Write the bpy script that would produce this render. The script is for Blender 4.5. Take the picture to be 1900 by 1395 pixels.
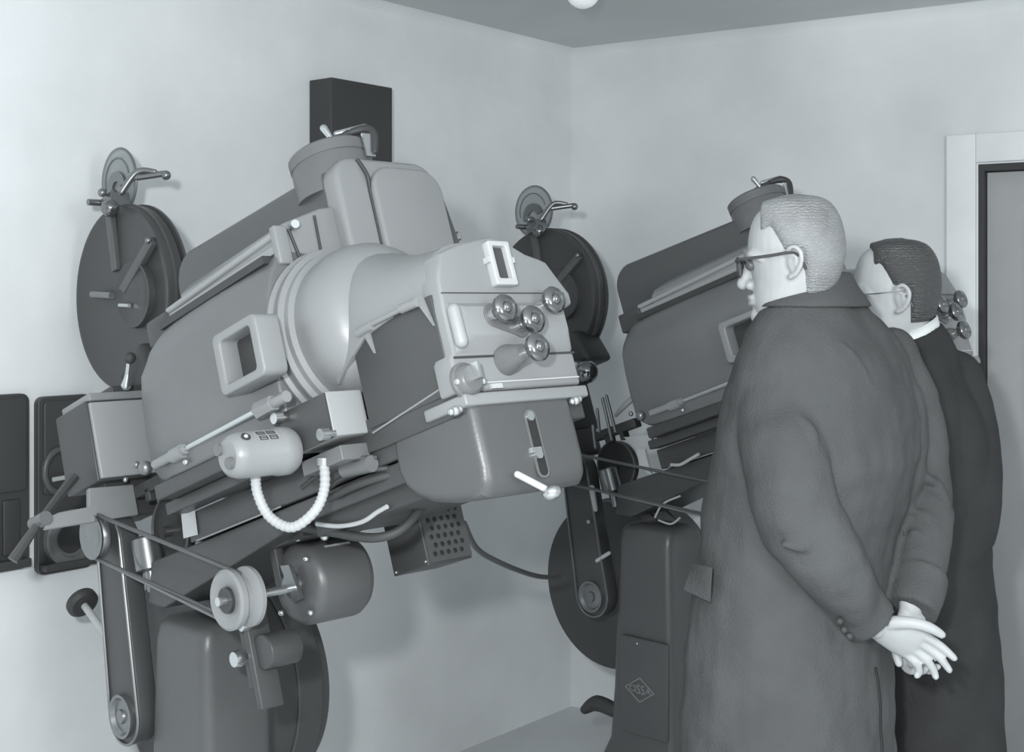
import bpy, bmesh, math, random
from mathutils import Vector, Matrix, noise
random.seed(7)
for o in list(bpy.data.objects): bpy.data.objects.remove(o)
C = bpy.context.scene.collection
SC = bpy.context.scene
# ------------------------------------------------------------------ camera, world, lights, exposure
F, CX, HY, CZ = 2440.0, 950.0, 552.0, 1.6
cam = bpy.data.cameras.new('camera'); camo = bpy.data.objects.new('camera', cam); C.objects.link(camo)
camo.location = (0, 0, CZ); camo.rotation_euler = (math.radians(90), 0, 0)
cam.sensor_width = 36; cam.lens = F / 1900 * 36; cam.shift_y = -(697.5 - HY) / 1900; cam.clip_start = .05
SC.camera = camo
w = bpy.data.worlds.new('world'); SC.world = w; w.use_nodes = True
w.node_tree.nodes['Background'].inputs[0].default_value = (.95, .99, 1, 1)
w.node_tree.nodes['Background'].inputs[1].default_value = .62
def lamp(name, kind, loc, energy, size=.1, target=None, size_y=None):
    d = bpy.data.lights.new(name, kind); d.energy = energy; d.color = (.97, .99, 1)
    if kind == 'AREA':
        d.size = size
        if size_y: d.shape = 'RECTANGLE'; d.size_y = size_y
    else: d.shadow_soft_size = size
    o = bpy.data.objects.new(name, d); C.objects.link(o); o.location = loc
    if target: o.rotation_euler = (Vector(target) - Vector(loc)).to_track_quat('-Z', 'Y').to_euler()
    return o
lamp('flash', 'POINT', (-.20, -.05, 1.80), 185, .05)
lamp('fill_light', 'POINT', (1.5, -.7, 1.95), 115, .45)  # added unseen fill, lifts the ceiling and the rear faces of the machines
SC.view_settings.view_transform = 'Standard'; SC.view_settings.look = 'None'
SC.view_settings.gamma = 1; SC.view_settings.use_curve_mapping = False
SC.view_settings.exposure = 0.13

# ------------------------------------------------------------------ materials
def mat(name, col, rough=.5, metal=0, bump=0, bscale=40, var=0, vscale=3, trans=0, emit=0, spec=.5, wave=0):
    m = bpy.data.materials.new(name); m.use_nodes = True
    nt = m.node_tree; b = nt.nodes['Principled BSDF']
    if not hasattr(col, '__len__'): col = (col * .965, col * 1.0, col * 1.015)
    c = (*col, 1)
    b.inputs['Base Color'].default_value = c; b.inputs['Roughness'].default_value = rough
    b.inputs['Metallic'].default_value = metal; b.inputs['Specular IOR Level'].default_value = spec
    if trans: b.inputs['Transmission Weight'].default_value = trans; b.inputs['IOR'].default_value = 1.15
    if emit: b.inputs['Emission Color'].default_value = c; b.inputs['Emission Strength'].default_value = emit
    tc = nt.nodes.new('ShaderNodeTexCoord')
    if var:
        n = nt.nodes.new('ShaderNodeTexNoise'); n.inputs['Scale'].default_value = vscale; n.inputs['Detail'].default_value = 6
        r = nt.nodes.new('ShaderNodeMapRange'); r.inputs[3].default_value = 1 - var; r.inputs[4].default_value = 1 + var
        r.inputs[1].default_value = .3; r.inputs[2].default_value = .7
        mx = nt.nodes.new('ShaderNodeVectorMath'); mx.operation = 'SCALE'; mx.inputs[0].default_value = col
        nt.links.new(tc.outputs['Object'], n.inputs['Vector']); nt.links.new(n.outputs['Fac'], r.inputs[0])
        nt.links.new(r.outputs[0], mx.inputs['Scale']); nt.links.new(mx.outputs[0], b.inputs['Base Color'])
    if bump:
        if wave:
            n = nt.nodes.new('ShaderNodeTexWave'); n.inputs['Scale'].default_value = bscale; n.inputs['Distortion'].default_value = wave; n.bands_direction = 'Z'; n.inputs['Detail Scale'].default_value = 2
        else:
            n = nt.nodes.new('ShaderNodeTexNoise'); n.inputs['Scale'].default_value = bscale; n.inputs['Detail'].default_value = 4
        bp = nt.nodes.new('ShaderNodeBump'); bp.inputs['Strength'].default_value = bump; bp.inputs['Distance'].default_value = .01
        nt.links.new(tc.outputs['Object'], n.inputs['Vector']); nt.links.new(n.outputs[0], bp.inputs['Height'])
        nt.links.new(bp.outputs[0], b.inputs['Normal'])
    return m
M = dict(
    wall=mat('wall_plaster', .77, .9, bump=.35, bscale=9, var=.10, vscale=1.9),
    ceil=mat('ceiling_plaster', .62, .95, bump=.1, bscale=8, var=.04),
    floor=mat('floor_cement', .62, .8, bump=.1, bscale=12, var=.08),
    frame=mat('painted_trim', .82, .6, var=.05, vscale=6), door=mat('door_panel', .42, .7, var=.05, vscale=5),
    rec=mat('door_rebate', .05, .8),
    dark=mat('black_enamel', .056, .42, bump=.04, bscale=300), dark2=mat('dark_enamel', .045, .5, bump=.04, bscale=250),
    grey=mat('hammered_grey', .14, .36, bump=.05, bscale=260), light=mat('light_grey_casting', .245, .36, bump=.04, bscale=200),
    mid=mat('mid_grey_enamel', .086, .36, bump=.05, bscale=260),
    bright=mat('light_enamel', .32, .4, bump=.04, bscale=200),
    pale=mat('pale_paint', .46, .5), steel=mat('bright_steel', .62, .25, metal=.9), chrome=mat('chrome', .75, .12, metal=1),
    dsteel=mat('dark_steel', .25, .3, metal=.8), rubber=mat('black_rubber', .045, .6), hole=mat('dark_inside', .02, .9),
    knob=mat('polished_knob', .22, .12, metal=.85), white=mat('white_conduit', .42, .6), glass=mat('smoky_glass', (.5, .53, .54), .2, trans=.6),
    coat=mat('grey_wool', .088, .95, bump=.35, bscale=220, var=.12, vscale=6, spec=.15),
    coat2=mat('charcoal_wool', .042, .95, bump=.35, bscale=220, var=.15, vscale=8, spec=.15),
    skin=mat('skin', .43, .5, bump=.08, bscale=60, var=.06, vscale=18), lip=mat('lip', .3, .5),
    hair=mat('grey_hair', .24, .45, bump=.35, bscale=55, wave=7, var=.35, vscale=9), hair2=mat('dark_hair', .06, .45, bump=.35, bscale=55, wave=7),
    shirt=mat('white_shirt', .7, .8), trous=mat('dark_trousers', .06, .9), shoe=mat('black_leather', .03, .3),
    bulb=mat('white_glass_globe', .8, .3, emit=.25), eye=mat('eye', .1, .1))

# ------------------------------------------------------------------ geometry helpers: each returns (verts, faces)
def box(u0, u1, n0, n1, w0, w1):
    v = [(x, y, z) for x in (u0, u1) for y in (n0, n1) for z in (w0, w1)]
    return v, [(0, 1, 3, 2), (4, 6, 7, 5), (0, 4, 5, 1), (2, 3, 7, 6), (0, 2, 6, 4), (1, 5, 7, 3)]
def prism(pts, ax, c0, c1):
    k = len(pts)
    def mk(a, b, c): return {'n': (a, c, b), 'u': (c, a, b), 'w': (a, b, c)}[ax]
    v = [mk(a, b, c0) for a, b in pts] + [mk(a, b, c1) for a, b in pts]
    return v, [tuple(range(k))[::-1], tuple(range(k, 2 * k))] + [(i, (i + 1) % k, k + (i + 1) % k, k + i) for i in range(k)]
def loft(rings, cap=True, close=True):
    k = len(rings[0]); v = [p for r in rings for p in r]; f = []
    for j in range(len(rings) - 1):
        for i in range(k if close else k - 1):
            f.append((j * k + i, j * k + (i + 1) % k, (j + 1) * k + (i + 1) % k, (j + 1) * k + i))
    if cap: f += [tuple(range(k))[::-1], tuple(range((len(rings) - 1) * k, len(rings) * k))]
    return v, f
def frame_of(d):
    d = Vector(d).normalized(); a = Vector((0, 0, 1)) if abs(d.z) < .9 else Vector((1, 0, 0))
    x = d.cross(a).normalized(); return x, d.cross(x)
def lathe(o, d, prof, seg=28):
    o = Vector(o); d = Vector(d).normalized(); x, y = frame_of(d)
    return loft([[tuple(o + d * t + (x * math.cos(a) + y * math.sin(a)) * max(r, 1e-4)) for a in [2 * math.pi * i / seg for i in range(seg)]] for t, r in prof])
def cyl(p, q, r, r2=None, seg=24):
    p = Vector(p); q = Vector(q); return lathe(p, q - p, [(0, r), ((q - p).length, r if r2 is None else r2)], seg)
def smooth_path(pts, n=6):
    P = [Vector(p) for p in pts]
    if len(P) < 3: return P
    out = []
    for i in range(len(P) - 1):
        a, b, c, d = P[max(i - 1, 0)], P[i], P[i + 1], P[min(i + 2, len(P) - 1)]
        for k in range(n):
            t = k / n
            out.append(.5 * ((2 * b) + (c - a) * t + (2 * a - 5 * b + 4 * c - d) * t * t + (3 * b - a - 3 * c + d) * t ** 3))
    return out + [P[-1]]
def tube(pts, r, seg=10, smooth=True, closed=False, rf=None):
    P = smooth_path(pts) if smooth else [Vector(p) for p in pts]
    x = None; rings = []
    for i, p in enumerate(P):
        d = (P[min(i + 1, len(P) - 1)] - P[max(i - 1, 0)]).normalized()
        if x is None: x, _ = frame_of(d)
        x = (x - d * x.dot(d)).normalized(); y = d.cross(x)
        rr = rf(i / (len(P) - 1)) if rf else r
        rings.append([tuple(p + (x * math.cos(a) + y * math.sin(a)) * rr) for a in [2 * math.pi * k / seg for k in range(seg)]])
    if closed: rings.append(rings[0]); return loft(rings, cap=False)
    return loft(rings)
def limb(pts, rad, seg=16, smooth=True):
    # round-ended tapering limb
    P = [Vector(p) for p in pts]; R = list(rad)
    if smooth and len(P) > 2:
        n = 6; Q = smooth_path(P, n); RR = []
        for i in range(len(P) - 1):
            for k in range(n): RR.append(R[i] + (R[i + 1] - R[i]) * k / n)
        RR.append(R[-1]); P, R = Q, RR
    d0 = (P[0] - P[1]).normalized(); d1 = (P[-1] - P[-2]).normalized()
    c = [(.98, .2), (.87, .5), (.6, .8), (.3, .95)]
    A = [(P[0] + d0 * R[0] * a, R[0] * b) for a, b in c]; B = [(P[-1] + d1 * R[-1] * a, R[-1] * b) for a, b in c[::-1]]
    L = A + list(zip(P, R)) + B; x = None; rings = []
    for i, (p, r) in enumerate(L):
        d = (L[min(i + 1, len(L) - 1)][0] - L[max(i - 1, 0)][0]).normalized()
        if x is None: x, _ = frame_of(d)
        x = (x - d * x.dot(d)).normalized(); y = d.cross(x)
        rings.append([tuple(p + (x * math.cos(a) + y * math.sin(a)) * r) for a in [2 * math.pi * k / seg for k in range(seg)]])
    return loft(rings)
def ball(c, r, seg=20, s=(1, 1, 1)):
    c = Vector(c); rings = []
    for j in range(1, 12):
        a = math.pi * j / 12
        rings.append([(c.x + r * s[0] * math.sin(a) * math.cos(b), c.y + r * s[1] * math.sin(a) * math.sin(b), c.z - r * s[2] * math.cos(a)) for b in [2 * math.pi * k / seg for k in range(seg)]])
    return loft(rings)
def arc(cu, cw, r, a0, a1, k=8):
    return [(cu + r * math.cos(math.radians(a0 + (a1 - a0) * i / k)), cw + r * math.sin(math.radians(a0 + (a1 - a0) * i / k))) for i in range(k + 1)]
def rrect(a0, a1, b0, b1, r, k=4):
    return arc(a1 - r, b1 - r, r, 0, 90, k) + arc(a0 + r, b1 - r, r, 90, 180, k) + arc(a0 + r, b0 + r, r, 180, 270, k) + arc(a1 - r, b0 + r, r, 270, 360, k)
def capsule(p, q, r0, r1, k=14):
    # outline of a belt-like capsule between two circles
    a = math.degrees(math.atan2(q[1] - p[1], q[0] - p[0])); d = math.hypot(q[0] - p[0], q[1] - p[1]); t = math.degrees(math.acos((r0 - r1) / d))
    return arc(q[0], q[1], r1, a - t, a + t, k) + arc(p[0], p[1], r0, a + t, a + 360 - t, k)
def rot_pts(pts, c, ang):
    s, k = math.sin(math.radians(ang)), math.cos(math.radians(ang))
    return [(c[0] + (x - c[0]) * k - (y - c[1]) * s, c[1] + (x - c[0]) * s + (y - c[1]) * k) for x, y in pts]

def build(name, geo, m, parent=None, xf=None, bev=0, seg=3, smooth=40, parent_loc=None):
    if isinstance(geo, tuple): geo = [geo]
    bm = bmesh.new()
    for vs, fs in geo:
        vv = [bm.verts.new(xf(p) if xf else p) for p in vs]
        for f in fs:
            try: bm.faces.new([vv[i] for i in f])
            except ValueError: pass
    bmesh.ops.recalc_face_normals(bm, faces=bm.faces)
    if bev:
        ed = [e for e in bm.edges if len(e.link_faces) == 2 and e.calc_face_angle(0) > math.radians(50)]
        if ed: bmesh.ops.bevel(bm, geom=ed, offset=bev, segments=seg, profile=.5, affect='EDGES', clamp_overlap=True)
    for f in bm.faces: f.smooth = True
    for e in bm.edges: e.smooth = e.calc_face_angle(0) < math.radians(smooth) if len(e.link_faces) == 2 else True
    if parent_loc is not None: bmesh.ops.translate(bm, verts=bm.verts, vec=-Vector(parent_loc))
    me = bpy.data.meshes.new(name); bm.to_mesh(me); bm.free()
    me.materials.append(M[m] if isinstance(m, str) else m)
    o = bpy.data.objects.new(name, me); C.objects.link(o)
    if parent: o.parent = parent
    return o
def tag(o, label=None, cat=None, group=None, kind=None):
    if label: o['label'] = label
    if cat: o['category'] = cat
    if group: o['group'] = group
    if kind: o['kind'] = kind
    return o
def empty(name, loc, label, cat, group=None):
    o = bpy.data.objects.new(name, None); o.empty_display_size = .1; C.objects.link(o); o.location = loc
    return tag(o, label, cat, group)
def copy_tree(o, parent=None, skip=()):
    c = o.copy(); C.objects.link(c); c.parent = parent
    for ch in [x for x in bpy.data.objects if x.parent == o and x.name.split('.')[0] not in skip]: copy_tree(ch, c, skip)
    return c
def P(px, py, y):   # point of the place seen at a spot of the photograph, at distance y
    return Vector(((px - CX) / F * y, y, CZ + (HY - py) / F * y))

# ------------------------------------------------------------------ the room
K = Vector((.232, 5.15, 0)); CH = 2.57
la = math.radians(39); ra = math.radians(57.9)
LD = Vector((math.sin(la), math.cos(la), 0)); RD = Vector((math.sin(ra), -math.cos(ra), 0))
LN = Vector((LD.y, -LD.x, 0)); RN = Vector((-RD.y * -1, RD.x * -1, 0))     # into the room
if LN.dot(Vector((0, 0, 0)) - K) < 0: LN = -LN
if RN.dot(Vector((0, 0, 0)) - K) < 0: RN = -RN
def onwall(px, py, N_, off=0):
    r = Vector(((px - CX) / F, 1, (HY - py) / F)); k = (K.dot(N_) + off) / r.dot(N_); return Vector((r.x * k, r.y * k, CZ + r.z * k))
A = K - LD * 5.2; Bp = K + RD * 5.5
def quadbox(pts, up, t):   # slab: horizontal outline pts, from z=up to z=up+t
    return prism([(p.x, p.y) for p in pts], 'w', up, up + t)
def st(name, geo, m, **k): return tag(build(name, geo, m, **k), kind='structure')
st('wall_left', quadbox([A, K, K - LN * .2, A - LN * .2], 0, CH), 'wall')
# right wall, with the opening of the doorway left free
dl = (onwall(1815, 400, RN) - K).dot(RD); dr = dl + .92; DT = onwall(1815, 305, RN).z
def rw(s0, s1, z0, z1, o0=-.2, o1=0): return quadbox([K + RD * s0 + RN * o1, K + RD * s1 + RN * o1, K + RD * s1 + RN * o0, K + RD * s0 + RN * o0], z0, z1 - z0)
st('wall_right', [rw(0, dl, 0, CH), rw(dl, dr, DT, CH), rw(dr, 5.5, 0, CH)], 'wall')
fl = [A - LN * .3, K - (LN + RN) * .3, Bp - RN * .3, Vector((4.5, -3, 0)), Vector((-4.5, -3, 0))]
st('floor', quadbox(fl, -.1, .1), 'floor'); st('ceiling', quadbox(fl, CH, .1), 'ceil')
# coved joint of wall and ceiling
def cove(a, d, n, L):
    pr = [(0, 0), (0, -.03), (.008, -.012), (.03, 0)]
    v = [tuple(a + n * (x) + Vector((0, 0, CH + z))) for x, z in pr] + [tuple(a + d * L + n * x + Vector((0, 0, CH + z))) for x, z in pr]
    return v, [(0, 1, 2, 3), (7, 6, 5, 4), (0, 4, 5, 1), (1, 5, 6, 2), (2, 6, 7, 3), (3, 7, 4, 0)]
st('trim_1', [cove(A, LD, LN, 5.2), cove(K, RD, RN, 5.5)], 'wall')
# doorway: raised plaster surround, dark rebate and door leaf
st('trim_2', [rw(dl - .10, dl - .005, 0, DT + .10, 0, .018), rw(dl - .005, dr + .1, DT + .005, DT + .10, 0, .018)], 'frame', bev=.004)
dre = st('door_1', rw(dl + .02, dr - .02, .01, DT - .025, -.075, -.035), 'door', bev=.003)
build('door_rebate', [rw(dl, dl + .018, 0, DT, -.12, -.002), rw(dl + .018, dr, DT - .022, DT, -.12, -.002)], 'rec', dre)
build('door_panel', [rw(dl + .14, dr - .14, 1.12, DT - .16, -.035, -.028), rw(dl + .14, dr - .14, .2, .98, -.035, -.028)], 'door', dre, bev=.003)
build('door_handle', [cyl(tuple(K + RD * (dr - .08) + RN * -.035 + Vector((0, 0, 1.03))), tuple(K + RD * (dr - .08) + RN * .02 + Vector((0, 0, 1.03))), .01)], 'steel', dre)

# ------------------------------------------------------------------ things on the walls
def wallbox(s0, s1, z0, z1, d, b=LD, n=LN, off=0):
    return quadbox([K + b * s0 + n * off, K + b * s1 + n * off, K + b * s1 + n * (off + d), K + b * s0 + n * (off + d)], z0, z1 - z0)
def sL(px, py, off=0): q = onwall(px, py, LN, off); return (q - K).dot(LD), q.z
# black box high on the wall
s1_, zt = sL(615, 143, .1); s2_, _ = sL(728, 160, .1)
q = K + LD * ((s1_ + s2_) / 2)
vb = empty('wall_box', tuple(q + Vector((0, 0, zt - .42))), 'tall black metal box fixed high on the wall behind the chimney of the nearer projector', 'box')
vl = vb.location
build('casing', wallbox(s1_, s2_, zt - .42, zt, .1), 'dark2', vb, bev=.003, parent_loc=vl)
build('back_plate', wallbox(s1_ + .01, s2_ + .012, zt - .43, zt - .004, .006), 'dark2', vb, parent_loc=vl)
# two projection port covers on the left wall
def port(xa, xb, yt, yb, label, kind):
    sa, z1 = sL(xa, yt, .02); sb, _ = sL(xb, yt, .02); _, z0 = sL((xa + xb) / 2, yb, .02)
    loc = K + LD * ((sa + sb) / 2) + Vector((0, 0, z0))
    t = empty('port_shutter', tuple(loc), label, 'shutter', 'shutters over the projection ports')
    def X(p): return tuple(K + LD * p[0] + LN * p[1] + Vector((0, 0, p[2])))
    zm = z0 + (z1 - z0) * .45
    build('frame', prism(rrect(sa, sb, z0, z1, .02), 'n', 0, .022), 'dark', t, X, bev=.003, parent_loc=loc)
    build('upper_panel', prism(rrect(sa + .012, sb - .012, zm, z1 - .012, .012), 'n', .02, .032), 'dark', t, X, bev=.003, parent_loc=loc)
    if kind:
        build('sliding_panel', [box(sa + .03, sb - .09, .02, .034, z0 + .04, zm - .02), box(sb - .075, sb - .03, .02, .03, z0 + .04, zm - .02)], 'dark2', t, X, bev=.003, parent_loc=loc)
        build('ledge', box(sa + .01, sb - .01, .02, .05, z0 + .008, z0 + .03), 'dark', t, X, bev=.003, parent_loc=loc)
    else:
        c = ((sa + sb) / 2 + .01, z0 + (z1 - z0) * .19)
        build('lens_ring', lathe((c[0], .02, c[1]), (0, 1, 0), [(0, .075), (.018, .075), (.022, .068), (.022, .05), (.012, .047), (.012, .04), (.0, .04)]), 'grey', t, X, parent_loc=loc)
        build('port_glass', cyl((c[0], .02, c[1]), (c[0], .028, c[1]), .04), 'dark2', t, X, parent_loc=loc)
        c2 = (sa + .055, z1 - (z1 - z0) * .42)
        build('handle_ring', tube([(c2[0] + .045 * math.cos(a), .036, c2[1] + .055 * math.sin(a)) for a in [2 * math.pi * i / 24 for i in range(24)]], .009, closed=True, smooth=False), 'mid', t, X, parent_loc=loc)
        build('bar', cyl((c2[0] - .03, .05, c2[1] - .018), (c2[0] + .05, .05, c2[1] - .014), .006), 'pale', t, X, parent_loc=loc)
        build('ledge', box(sa + .005, sb - .005, .02, .05, z0 + .012, z0 + .03), 'dark', t, X, bev=.003, parent_loc=loc)
port(-72, 54, 737, 1064, 'dark rounded wall shutter at the left edge, with a sliding panel in its lower half', True)
port(70, 172, 737, 1060, 'dark wall shutter with a round lens ring, partly behind the film mechanism box', False)
# ceiling globe
gl = P(1082, -17, 4.0)
g = empty('ceiling_lamp', (gl.x, gl.y, CH), 'small white glass globe lamp on the grey ceiling, cut by the top edge', 'lamp')
build('globe', ball((0, 0, gl.z - CH), .054), 'bulb', g)
build('ceiling_cup', lathe((0, 0, 0), (0, 0, -1), [(0, .035), (.012, .033), (max(.02, CH - gl.z - .04), .02)]), 'pale', g)

# ------------------------------------------------------------------ the film projector: u runs from lens to lamp end, n away from the operator's side, w up
az, pi_ = math.radians(45), math.radians(19.3)
UH = Vector((math.cos(az), -math.sin(az), 0)); Z = Vector((0, 0, 1))
U = UH * math.cos(pi_) + Z * math.sin(pi_); N = Vector((math.sin(az), math.cos(az), 0)); Wv = -UH * math.sin(pi_) + Z * math.cos(pi_)
O = Vector((-.6959, 2.6698, CZ - .0315)); T2 = Vector((1.064, 1.12, 0))
BASE = Vector((-.80, 2.70, 0)) ; BASE = O + U * -.2 + N * .12; BASE.z = 0
def X(p): return tuple(O + U * p[0] + N * p[1] + Wv * p[2] - BASE)
def Xw(p): return tuple(Vector(p) - BASE)      # parts given in room coordinates
def ray(px, py): return Vector(((px - CX) / F, 1, (HY - py) / F))
Oc = O - Vector((0, 0, CZ))
def L(px, py, n, t2=None):
    r = ray(px, py); o = Oc + (T2 if t2 else Vector()); q = r * ((n + o.dot(N)) / r.dot(N)) - o; return q.dot(U), n, q.dot(Wv)
def R(px, py, u):
    r = ray(px, py); q = r * ((u + Oc.dot(U)) / r.dot(U)) - Oc; return u, q.dot(N), q.dot(Wv)
def H(px, py, w):
    r = ray(px, py); q = r * ((w + Oc.dot(Wv)) / r.dot(Wv)) - Oc; return q.dot(U), q.dot(N), w
PR = empty('film_projector', tuple(BASE), 'large grey 35 mm film projector in the foreground, tilted down towards the left wall', 'projector', 'film projectors side by side in the booth')
def part(name, geo, m='dark', bev=0, par=None, xf=X, smooth=40, seg=3): return build(name, geo, m, par or PR, xf, bev, seg, smooth)

# lamp house shell with its rounded top
b0 = -.185
body = [(b0, -.36), (b0, .10)] + arc(b0 + .07, .115, .07, 180, 95, 6) + [(.36, .162)] + arc(.375, .132, .03, 85, 10, 4) + [(.43, -.03), (.43, -.36)]
part('lamp_house', prism(body, 'n', .145, .44), 'mid', bev=.012)
# arched rear cover of the lamp house (cross-section across the machine)
def arch(n0, n1, wb, wt, r, k=6): return [(n0, wb), (n0, wt - r)] + arc(n0 + r, wt - r, r, 180, 90, k)[1:] + arc(n1 - r, wt - r, r, 90, 0, k) + [(n1, wb)]
part('rear_hood', prism(arch(.140, .400, -.30, .172, .05), 'u', .385, .435), 'light', bev=.012)
part('rear_hood_panel', prism(arch(.215, .395, -.30, .150, .05), 'u', .43, .452), 'light', bev=.008)
part('hood_seam', tube([(.4365, .200, .166), (.442, .212, .13), (.4365, .2155, .08), (.4365, .2155, -.15)], .004), 'dark2')
part('hood_latch', [cyl(R(850, 440, .40), R(838, 447, .40), .008), cyl(R(855, 437, .40), R(847, 433, .40), .005)], 'steel')
# stepped side housing that carries the inspection door
part('door_housing', prism([(.0, -.34), (.0, .02), (.02, .038), (.11, .072), (.147, .078), (.147, -.34)], 'u', .05, .405), 'light', bev=.006)
part('housing_edge', [tube([R(535, 425, .408), R(578, 532, .408)], .003, smooth=False), tube([R(583, 400, .408), R(603, 505, .408)], .0025, smooth=False)], 'dark2')
# curved inspection door
rings = []
for i in range(13):
    t = i / 12; u = -.07 + .475 * t
    k = math.sin(math.pi * min(1, max(0, .12 + t * .75)) ) ** .6
    e = .035 * (1 - min(1, t * 5)) ** 2
    sec = [(.10, -.02 - e), (.005, -.012 - e), (-.018 * k, -.03 - e), (-.06 * k, -.065 - e * .7), (-.088 * k, -.115), (-.102 * k, -.17), (-.108 * k, -.23), (-.106 * k, -.29), (-.095 * k, -.345 + e), (.0, -.36 + e), (.10, -.36 + e)]
    rings.append([(u, a, b) for a, b in sec])
dr_ = part('inspection_door', loft(rings), 'grey', bev=.006, smooth=60)
# viewing port with deep hood
pf = rrect(.335, .475, -.268, -.158, .014)
inn = rrect(.357, .453, -.252, -.174, .008)
def ringprism(o_, i_, ax, c0, c1):
    k = len(o_)
    def mk(a, b, c): return {'n': (a, c, b), 'u': (c, a, b), 'w': (a, b, c)}[ax]
    v = [mk(a, b, c) for c in (c0, c1) for s in (o_, i_) for a, b in s]; f = []
    for i in range(k):
        j = (i + 1) % k
        f += [(i, j, k + j, k + i), (2 * k + i, 3 * k + i, 3 * k + j, 2 * k + j), (i, 2 * k + i, 2 * k + j, j), (k + i, k + j, 3 * k + j, 3 * k + i)]
    return v, f
def frustring(o_, i_, o2, i2, c0, c1):
    k = len(o_); v = [(a, c0, b) for s in (o_, i_) for a, b in s] + [(a, c1, b) for s in (o2, i2) for a, b in s]; f = []
    for i in range(k):
        j = (i + 1) % k
        f += [(i, j, k + j, k + i), (2 * k + i, 3 * k + i, 3 * k + j, 2 * k + j), (i, 2 * k + i, 2 * k + j, j), (k + i, k + j, 3 * k + j, 3 * k + i)]
    return v, f
vp = part('viewing_port', ringprism(pf, inn, 'n', -.135, -.085), 'light', bev=.004)
part('port_glass', prism(inn, 'n', -.098, -.094), 'dark2', par=vp)
# rolled top rail of the door with its end brackets
part('door_rail', [tube([(-.0, .0, .004), (.395, .0, .016)], .0075, smooth=False), box(.0, .395, -.004, .02, -.018, -.004)], 'bright')  # bright colour puts the highlight line into the rail
part('rail_bracket', [box(-.078, .004, -.012, .03, -.052, .004)], 'dark', bev=.006)
part('rail_bracket', [box(.394, .412, -.010, .02, -.045, .030)], 'light', bev=.004)
part('rail_shade', box(.0, .385, -.028, .0, -.036, -.021), 'dark2')  # dark strip standing in for the shade below the rail
part('bracket_screw', cyl(R(543, 420, .412), R(548, 415, .43), .008), 'steel')
# chimney and its clamp
cu, cn, _ = H(621, 332, .165)
ch_ = part('chimney', lathe((cu, cn, .12), (.0, 0, 1), [(0, .082), (.075, .082), (.079, .08)]), 'grey')
part('chimney_cap', lathe((cu, cn, .192), (-.08, -.03, 1), [(0, .080), (.002, .0835), (.024, .0835), (.029, .078), (.031, .02)]), 'grey', par=ch_)
cw = .224
cl = part('chimney_clamp', [limb([(cu + .02, cn - .02, cw + .006), (cu + .045, cn + .02, cw + .022)], [.007, .009]), limb([(cu + .045, cn + .02, cw + .022), (cu + .07, cn + .045, cw + .022), (cu + .088, cn + .05, cw + .004), (cu + .090, cn + .04, cw - .035)], [.007, .010, .008, .006])], 'dark2')
part('clamp_handle', [limb([(cu + .035, cn - .0, cw + .024), (cu + .062, cn + .052, cw + .030)], [.006, .008]), limb([(cu + .03, cn - .01, cw + .012), (cu + .022, cn - .018, cw + .040)], [.005, .008])], 'steel', par=cl)
part('clamp_plate', box(cu + .083, cu + .088, cn + .02, cn + .042, cw - .045, cw + .004), 'steel', par=cl)

# mirror drum: turned rings behind the big smooth casting
dc = (.108, -.192)
part('mirror_drum', lathe((0, dc[0], dc[1]), (1, 0, 0), [(.30, .17), (.40, .172), (.404, .176), (.412, .176), (.416, .168), (.426, .168), (.43, .171), (.437, .171), (.441, .161), (.452, .160), (.456, .150), (.47, .150), (.485, .153), (.505, .152), (.528, .146), (.548, .134), (.562, .12), (.572, .10), (.574, .03)], 56), 'light', smooth=50)
# neck casting from drum to lamp head
rings = []
for u, cn_, hw, top, base in [(.50, .11, .12, -.062, -.30), (.55, .118, .13, -.072, -.27), (.60, .125, .135, -.098, -.245), (.66, .132, .139, -.118, -.238), (.72, .138, .141, -.13, -.236), (.76, .141, .142, -.134, -.236)]:
    h = top - base; rings.append([(u, cn_ + hw * math.copysign(abs(math.cos(a)) ** .75, math.cos(a)), base + h * abs(math.sin(a)) ** .8) for a in [math.pi * i / 18 for i in range(19)]])
part('neck_casting', loft(rings), 'light', smooth=60)
# lamp head: box with dark side door, shaped back plate
hd = part('lamp_head', box(.553, .765, .004, .268, -.415, -.236), 'mid', bev=.004)
part('side_door', box(.555, .772, -.006, .006, -.395, -.232), 'dark', bev=.002, par=hd)
part('door_hinge', [cyl(L(668, 612, -.012), L(772, 560, -.012), .0045), cyl(L(664, 618, -.012), L(690, 603, -.012), .008), cyl(L(745, 573, -.012), L(775, 560, -.012), .008),
      prism([L(690, 606, 0)[::2], L(703, 655, 0)[::2], L(684, 622, 0)[::2]], 'n', -.011, -.006), prism([L(776, 553, 0)[::2], L(813, 604, 0)[::2], L(790, 548, 0)[::2]], 'n', -.011, -.006)], 'light', par=hd)
pl = [(-.004, -.26), (.0, -.21), (.018, -.168), (.06, -.152), (.108, -.141), (.141, -.134), (.175, -.143), (.215, -.164), (.245, -.172), (.262, -.178), (.28, -.205), (.302, -.236), (.302, -.256), (.278, -.264), (.268, -.338), (.272, -.348), (.272, -.40), (-.012, -.40), (-.012, -.345), (-.004, -.335)]
bp = part('back_plate', prism(pl, 'u', .745, .792), 'light', bev=.006)
part('raised_panel', loft([[(.79, a, b) for a, b in rrect(.0, .272, -.34, -.252, .006)], [(.808, a, b) for a, b in rrect(.026, .256, -.315, -.264, .01)]]), 'light', par=bp)
part('side_ridge', limb([(.800, .010, -.268), (.801, .010, -.320)], [.011, .011]), 'bright', par=bp)
part('seam', [box(.791, .7935, .0, .285, -.237, -.2355), box(.790, .794, -.006, .272, -.3455, -.342)], 'dark2', par=bp)
part('ledge', box(.70, .803, -.012, .272, -.424, -.404), 'light', bev=.004, par=bp)
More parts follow.
